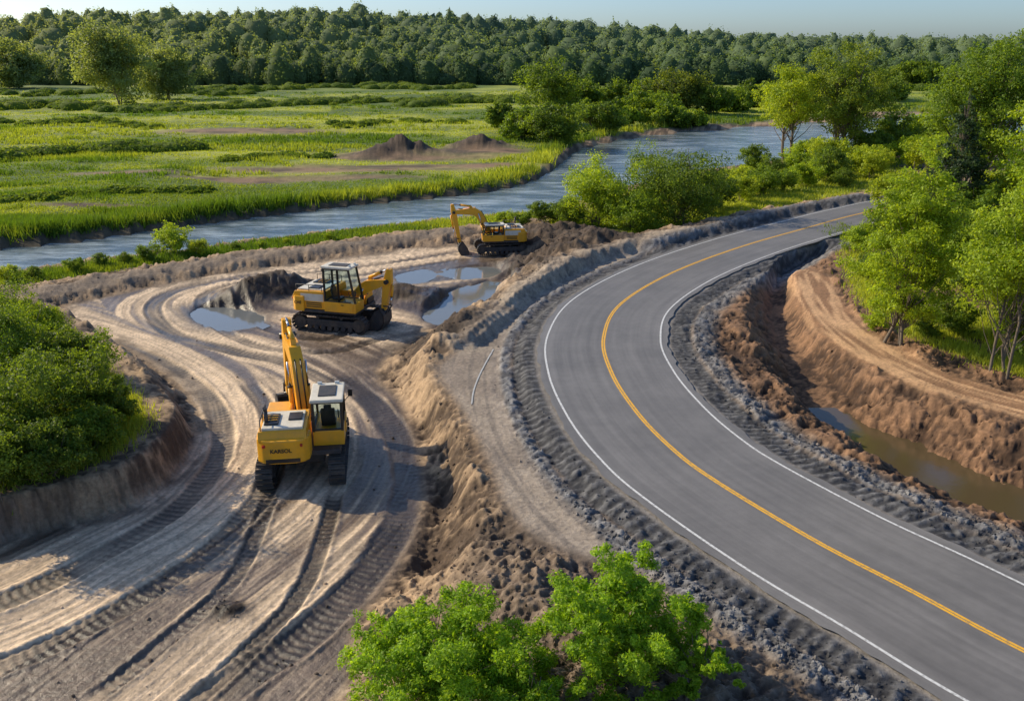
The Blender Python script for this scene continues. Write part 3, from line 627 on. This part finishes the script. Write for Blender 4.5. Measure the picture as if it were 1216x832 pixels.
def beam(pts,ths):
    P=[Vector(p) for p in pts]; L=[];R=[]
    for i,p in enumerate(P):
        d=(P[min(i+1,len(P)-1)]-P[max(i-1,0)]).normalized(); n=Vector((-d.y,d.x)); L.append(p+n*ths[i]/2); R.append(p-n*ths[i]/2)
    return [tuple(q) for q in L+R[::-1]]
def excavator(label,x,y,yaw,sc=1,bsw=0,cs=-1,L1=2.4,L2=2.3,L3=2.3,A1=62,A2=28,AS=-75,AB=-120,text=None,zt=3.05,bw=.24,narrow=False):
    # narrow: the cab stands beside the engine hood and the hood is slimmer (cab on the -y side)
    cx_=-1.05 if narrow else 0.0; yl=-.40 if narrow else -1.40; yh=1.40; yc=(yl+yh)/2; hw_=(yh-yl)/2
    z=float(np.mean(ground_z(x+np.array([0,1,-1,0,0.]),y+np.array([0,0,0,1,-1.])))); root=bpy.data.objects.new("excavator",None); bpy.context.collection.objects.link(root)
    root.location=(x,y,z-.04); root.rotation_euler=(0,0,yaw); root.scale=(sc,)*3; root["label"]=label; root["category"]="excavator"; root["group"]="yellow tracked excavators on the earthworks"
    bm=bmesh.new(); box(bm,(0,0,.62),(1.9,1.5,.32),.05); cyl(bm,(0,0,.75),(0,0,1.06),.62,28)
    for s in (-1,1):
        box(bm,(0,s*1.15,.48),(2.9,.34,.38),.05)
        for k in range(7): cyl(bm,(-1.2+k*.4,s*.95,.22),(-1.2+k*.4,s*1.36,.22),.13,14)
        for k in (-.7,.7): cyl(bm,(k,s*.98,.8),(k,s*1.3,.8),.09,12)
    und=fin("undercarriage",bm,DKG,root)
    for s in (-1,1):
        bm=bmesh.new(); rad=.43; hl=1.72; per=4*hl+2*math.pi*rad; ns=52
        for k in range(ns):
            q=k/ns*per
            if q<2*hl: p=(-hl+q,0);th=0;pz=2*rad
            elif q<2*hl+math.pi*rad:
                a=(q-2*hl)/rad; p=(hl+rad*math.sin(a),0); pz=rad+rad*math.cos(a); th=-a
            elif q<4*hl+math.pi*rad: p=(hl-(q-2*hl-math.pi*rad),0); pz=0; th=-math.pi
            else:
                a=(q-4*hl-math.pi*rad)/rad; p=(-hl-rad*math.sin(a),0); pz=rad-rad*math.cos(a); th=-math.pi-a
            R=Matrix.Rotation(-th,3,'Y'); c=Vector((p[0],s*1.2,pz+.05)); nrm=R@Vector((0,0,1))
            box(bm,c,(.155,.55,.035),0,R); box(bm,c+nrm*.035+R@Vector((.03,0,0)),(.03,.53,.05),0,R)
            box(bm,c-nrm*.05,(.12,.2,.07),0,R)
        fin("track",bm,TRK,und)
        for wx in (-hl,hl):
            bm=bmesh.new(); cyl(bm,(wx,s*1.05,.48),(wx,s*1.38,.48),.34,24); cyl(bm,(wx,s*1.0,.48),(wx,s*1.42,.48),.14,16); fin("wheel",bm,TRK,und)
    bm=bmesh.new(); prism(bm,[(1.55,-1.3),(1.55,1.3),(-1.6,1.36),(-1.6,-1.36)],1.03,1.20,'z',.03); fin("platform",bm,DKG,root)
    arc=[(-2.25,yl+.45),(-2.15,yl+.2),(-1.95,yl+.04),(-1.4,yl),(-1.4,yh),(-1.95,yh-.05),(-2.15,yh-.25),(-2.25,yh-.55)]
    bm=bmesh.new(); prism(bm,arc,1.08,1.92,'z',.06); box(bm,(-2.253,yc,1.2),(.03,hw_*1.25,.14),.01,None,1); cwt=fin("counterweight",bm,[YEL,BLK],root)
    for s in (-1,1):
        bm=bmesh.new(); box(bm,(-2.16,yc+s*(hw_-.33),1.72),(.06,.2,.1),.015,Matrix.Rotation(s*.7,3,'Z')); fin("tail_lamp",bm,REDM,cwt)
    bm=bmesh.new()
    prism(bm,[(-2.1,1.88),(-1.98,2.16),(-.2,2.2),(-.1,1.22),(-1.5,1.22)],yl+.11,yh-.11,'y',.04)
    box(bm,(-1.15,yc,2.2),(1.5,hw_*1.5,.1),.03,None,1)
    box(bm,(-1.2,yc+hw_*.42,2.27),(.9,hw_*.52,.08),.02,None,2); box(bm,(-1.0,yc-hw_*.42,2.27),(.6,hw_*.5,.07),.02,None,2)
    for k in range(6): box(bm,(-1.45+k*.1,yc+hw_*.42,2.32),(.03,hw_*.42,.02),0,None,0 if k%2 else 2)
    for s,ye in ((-1,yl),(1,yh)):
        if narrow and s<0: continue
        box(bm,(-.95,ye-s*.112,1.86),(1.35,.02,.4),.005,None,1)
        for k in range(3): box(bm,(-.85,ye-s*.10,1.35+k*.11),(.9,.03,.05),.005,None,2)
    hood=fin("engine_hood",bm,[YEL,CRM,BLK],root)
    bm=bmesh.new(); ex=yh-.35 if cs<0 else yl+.35; cyl(bm,(-1.45,ex,2.2),(-1.45,ex,2.72),.07,14); cyl(bm,(-1.45,ex,2.70),(-1.55,ex,2.84),.065,14); fin("exhaust_pipe",bm,DKG,hood)
    for s,ye in ((-1,yl),(1,yh)):
        if narrow and s<0: continue
        bm=bmesh.new(); yy=ye-s*.2
        for a in (-1.9,-1.15,-.4): cyl(bm,(a,yy,2.12),(a,yy,2.52),.02,8)
        cyl(bm,(-1.9,yy,2.52),(-.4,yy,2.52),.02,8)
        fin("handrail",bm,DKG,hood)
    bm=bmesh.new(); s=-cs; box(bm,(.65,s*.88,1.55),(1.5,.85,.7),.05); box(bm,(1.2,s*.9,1.35),(.55,.8,.3),.03,None,1)
    for k in range(3): box(bm,(.62,s*1.32,1.4+k*.14),(.9,.02,.05),.0,None,1)
    fin("tool_box",bm,[YEL,BLK],root)
    cy0=cs*.42; cy1=cs*1.48; ya,yb=min(cy0,cy1),max(cy0,cy1); bx0,bx1=-.15+cx_,1.65+cx_; ym_=(ya+yb)/2; xm_=.72+cx_
    bm=bmesh.new(); prism(bm,[(bx0,1.2),(bx1,1.2),(bx1+.05,1.75),(bx0,1.75)],ya,yb,'y',.03,0)
    for i_,(px,pt) in enumerate(((bx0+.05,bx0+.05),(bx1,bx1-.32),(xm_,xm_-.02))):
        for yy in (ya+.05,yb-.05):
            if i_==2: yy=yb-.05 if cs>0 else ya+.05
            prism(bm,[(px-.05,1.72),(px+.05,1.72),(pt+.05,zt-.05),(pt-.05,zt-.05)],yy-.045,yy+.045,'y',.01,1)
    for zz in (1.77,zt-.09):
        for yy in (ya+.05,yb-.05): box(bm,((bx0+bx1-.2)/2,yy,zz),(bx1-bx0-.3,.07,.07),.01,None,1)
        box(bm,(bx0+.05,ym_,zz),(.07,yb-ya-.12,.07),.01,None,1)
    cab=fin("cab",bm,[YEL,BLK],root)
    bm=bmesh.new(); box(bm,(.45+cx_,ym_,1.85),(.5,.5,.14),.05); box(bm,(.2+cx_,ym_,2.15),(.14,.48,.6),.05,Matrix.Rotation(-.12,3,'Y')); box(bm,(.16+cx_,ym_,2.5),(.12,.26,.18),.04)
    cyl(bm,(1.0+cx_,ym_+.3,1.7),(.9+cx_,ym_+.3,2.1),.02,8); cyl(bm,(1.0+cx_,ym_-.3,1.7),(.9+cx_,ym_-.3,2.1),.02,8); fin("seat",bm,BLK,cab)
    bm=bmesh.new(); box(bm,((bx0+bx1-.25)/2,ym_,zt),(bx1-bx0-.1,yb-ya+.06,.12),.04); box(bm,((bx0+bx1-.25)/2,ym_,zt+.07),(1.0,.6,.05),.02,None,1); fin("cab_roof",bm,[CRM,DKG],cab)
    for yy in (ya+.045,yb-.045):
        bm=bmesh.new(); prism(bm,[(bx0+.1,1.76),(bx1-.02,1.76),(bx1-.32,zt-.07),(bx0+.1,zt-.07)],yy-.008,yy+.008,'y',0); fin("window",bm,GLS,cab)
    bm=bmesh.new(); box(bm,(bx0+.045,ym_,(1.76+zt-.06)/2),(.016,yb-ya-.19,zt-1.84),0); fin("window",bm,GLS,cab)
    bm=bmesh.new(); prism(bm,[(bx1-.01,1.76),(bx1+.01,1.76),(bx1-.305,zt-.07),(bx1-.325,zt-.07)],ya+.1,yb-.1,'y',0); fin("windscreen",bm,GLS,cab)
    bm=bmesh.new(); yo=ya-.012 if cs<0 else yb+.012
    prism(bm,[(.75+cx_,1.28),(1.5+cx_,1.28),(1.55+cx_,1.72),(.75+cx_,1.72)],yo-.015,yo+.015,'y',.008); cyl(bm,(.85+cx_,yo+cs*.03,1.62),(1.0+cx_,yo+cs*.03,1.62),.02,8,mi=1); fin("door",bm,[YEL,BLK],cab)
    for s in (-.3,.3):
        bm=bmesh.new(); box(bm,(bx1-.3,ym_+s,zt+.1),(.08,.16,.1),.02); fin("work_lamp",bm,LMP,cab)
    bm=bmesh.new(); cyl(bm,(bx1,cs*1.44,2.1),(bx1+.15,cs*1.66,2.3),.015,6); box(bm,(bx1+.15,cs*1.66,2.35),(.03,.16,.26),.01); fin("mirror",bm,BLK,cab)
    r=math.radians; Fx,Fz=.75,1.45; K=(Fx+L1*math.cos(r(A1)),Fz+L1*math.sin(r(A1))); T=(K[0]+L2*math.cos(r(A2)),K[1]+L2*math.sin(r(A2)))
    by=-cs*.02; PV=Vector((Fx,0,0)); bs=bsw
    def lp(a,b,t): return (a[0]+(b[0]-a[0])*t,a[1]+(b[1]-a[1])*t)
    bm=bmesh.new(); prism(bm,beam([(Fx,Fz),lp((Fx,Fz),K,.5),lp((Fx,Fz),K,.88),lp(K,T,.12),lp(K,T,.5),T],[.34,.52,.62,.62,.48,.28]),by-bw,by+bw,'y',.03)
    cyl(bm,(T[0],by-bw-.08,T[1]),(T[0],by+bw+.08,T[1]),.12,16,mi=1); cyl(bm,(Fx,by-.34,Fz),(Fx,by+.34,Fz),.14,16,mi=1)
    m_=lp(K,T,.25); nrm=Vector((-math.sin(r(A2)),math.cos(r(A2)))); ax=(m_[0]+nrm.x*.42,m_[1]+nrm.y*.42)
    prism(bm,[lp(K,T,.1),(ax[0]-.05,ax[1]+.05),(ax[0]+.1,ax[1]),lp(K,T,.4)],by-.1,by+.1,'y',.01)
    for s in (-.1,.1):
        q0=lp((Fx,Fz),K,.1); q1=lp((Fx,Fz),K,.9); q2=lp(K,T,.8)
        n0=Vector((-math.sin(r(A1)),math.cos(r(A1))))*.30
        cyl(bm,(q0[0]+n0.x*.8,by+s,q0[1]+n0.y*.8),(q1[0]+n0.x*1.1,by+s,q1[1]+n0.y*1.1),.025,6,mi=1); cyl(bm,(q1[0]+n0.x*1.1,by+s,q1[1]+n0.y*1.1),(q2[0]+nrm.x*.28,by+s,q2[1]+nrm.y*.28),.025,6,mi=1)
    fin("boom",bm,[YEL,BLK],root,bs,PV)
    sd=Vector((math.cos(r(AS)),math.sin(r(AS)))); sb=(T[0]-sd.x*.7,T[1]-sd.y*.7); se=(T[0]+sd.x*L3,T[1]+sd.y*L3)
    bm=bmesh.new(); prism(bm,beam([sb,T,lp(T,se,.5),se],[.24,.48,.36,.26]),by-.17,by+.17,'y',.025); cyl(bm,(se[0],by-.26,se[1]),(se[0],by+.26,se[1]),.08,14,mi=1); fin("stick",bm,[YEL,BLK],root,bs,PV)
    bd_=Vector((math.cos(r(AB)),math.sin(r(AB)))); bn=Vector((-bd_.y,bd_.x))
    def bp_(a,b_): return (se[0]+bd_.x*a+bn.x*b_,se[1]+bd_.y*a+bn.y*b_)
    outl=[(0,.12),(-.05,-.25),(.15,-.62),(.55,-.86),(.95,-.82),(1.2,-.55)]
    inn=[(1.16,-.5),(.92,-.74),(.57,-.78),(.22,-.57),(.05,-.24),(.1,.08)]
    bm=bmesh.new(); prism(bm,[bp_(a,-b_) for a,b_ in outl+inn],by-.55,by+.55,'y',0)
    for s in (-.55,.52): prism(bm,[bp_(a,-b_) for a,b_ in outl+[(1.0,-.2),(.3,.15)]],by+s,by+s+.03,'y',0)
    for k in range(5):
        q0=bp_(1.15,.53); q1=bp_(1.38,.34); yk=by-.48+k*.24; cyl(bm,(q0[0],yk,q0[1]),(q1[0],yk,q1[1]),.05,4,.02)
    fin("bucket",bm,DKG,root,bs,PV)
    def hyd(p,q,r_,yy,name="hydraulic_cylinder"):
        bm=bmesh.new(); p=Vector((p[0],yy,p[1])); q=Vector((q[0],yy,q[1])); m=p.lerp(q,.58); cyl(bm,p,m,r_,14,mi=0); cyl(bm,m,q,r_*.55,12,mi=1); cyl(bm,m-(q-p)*.02,m+(q-p)*.01,r_*1.15,14,mi=2); fin(name,bm,[YEL,CHR,BLK],root,bs,PV)
    kk=lp((Fx,Fz),K,.92)
    hyd((Fx+.55,1.22),kk,.085,by-bw-.1); hyd((Fx+.55,1.22),kk,.085,by+bw+.1); hyd(ax,sb,.09,by)
    s1=lp(T,se,.08); sn=Vector((-sd.y,sd.x)); lk=(lp(T,se,.82)[0]+sn.x*.32,lp(T,se,.82)[1]+sn.y*.32); hyd((s1[0]+sn.x*.3,s1[1]+sn.y*.3),lk,.07,by)
    bm=bmesh.new()
    for s in (-.2,.2):
        a=lp(T,se,.86); c_=bp_(.05,.28); cyl(bm,(a[0],by+s,a[1]),(lk[0],by+s,lk[1]),.04,8); cyl(bm,(lk[0],by+s,lk[1]),(c_[0],by+s,c_[1]),.04,8)
    fin("bucket_linkage",bm,DKG,root,bs,PV)
    if text:
        for (tx,siz,M,tm) in text:
            cu=bpy.data.curves.new("t","FONT"); cu.body=tx; cu.size=siz; cu.extrude=.004; cu.align_x='CENTER'; cu.offset=.004
            to=bpy.data.objects.new("t",cu); bpy.context.collection.objects.link(to); dg=bpy.context.evaluated_depsgraph_get(); me=bpy.data.meshes.new_from_object(to.evaluated_get(dg)); bpy.data.objects.remove(to)
            me.transform(M); link("lettering",me,tm,cwt)
    return root
MR=Matrix(((0,0,-1,0),(-1,0,0,0),(0,1,0,0),(0,0,0,1)))
MS=Matrix(((1,0,0,0),(0,0,-1,0),(0,1,0,0),(0,0,0,1)))
x,y=G(364,549,-1.6)
excavator("yellow tracked excavator with raised boom, standing on haul track",x,y,math.radians(98),1,math.radians(15),-1,2.3,1.7,2.5,66,10,-82,-110,[("KARSOL",.19,Matrix.Translation((-2.27,.55,1.50))@MR,BLK)],2.85,.22,True)
x,y=G(405,386,-1.6)
excavator("yellow tracked excavator with tall glazed cab beside dirt pile",x,y,math.radians(-16),.98,0,-1,1.3,1.3,1.6,45,15,-100,-150,[("CAE",.22,Matrix.Translation((-1.75,-1.42,1.5))@MS,BLK)],3.6,.26)
x,y=G(594,300,-1.6)
excavator("small yellow tracked excavator digging with bucket on the ground",x,y,math.radians(188),.84,0,1,2.5,2.0,2.7,60,-2,-100,-150,None,2.6,.27)
# ------------------------------------------------------------------ light, sky, camera
SUNAZ=math.radians(-66); SUNEL=math.radians(30)
sdv=Vector((math.sin(SUNAZ)*math.cos(SUNEL),math.cos(SUNAZ)*math.cos(SUNEL),math.sin(SUNEL)))
L=bpy.data.lights.new("sun","SUN"); L.energy=5.0; L.angle=math.radians(.5); L.color=(1,.86,.62)
so=bpy.data.objects.new("sun",L); bpy.context.collection.objects.link(so); so.rotation_euler=sdv.to_track_quat('Z','Y').to_euler()
w=bpy.data.worlds.new("World"); scene.world=w; w.use_nodes=True; nt=w.node_tree; bg=nt.nodes["Background"]
sk=nt.nodes.new("ShaderNodeTexSky"); sk.sky_type='NISHITA'; sk.sun_disc=False; sk.sun_elevation=SUNEL; sk.sun_rotation=SUNAZ; sk.air_density=.8; sk.dust_density=1.2; sk.ozone_density=3
tm=nt.nodes.new("ShaderNodeVectorMath"); tm.operation="MULTIPLY"; tm.inputs[1].default_value=(.90,1.0,1.10)
nt.links.new(sk.outputs[0],tm.inputs[0]); nt.links.new(tm.outputs[0],bg.inputs[0]); bg.inputs[1].default_value=.15
cam=bpy.data.cameras.new("camera"); cam.lens=36*FPX/1216; cam.clip_end=4000; cam.clip_start=.3
oc=bpy.data.objects.new("camera",cam); bpy.context.collection.objects.link(oc); oc.location=(0,0,CAMH); oc.rotation_euler=(math.pi/2-PITCH,0,0); scene.camera=oc
scene.view_settings.view_transform='Standard'; scene.view_settings.look='None'; scene.view_settings.exposure=0
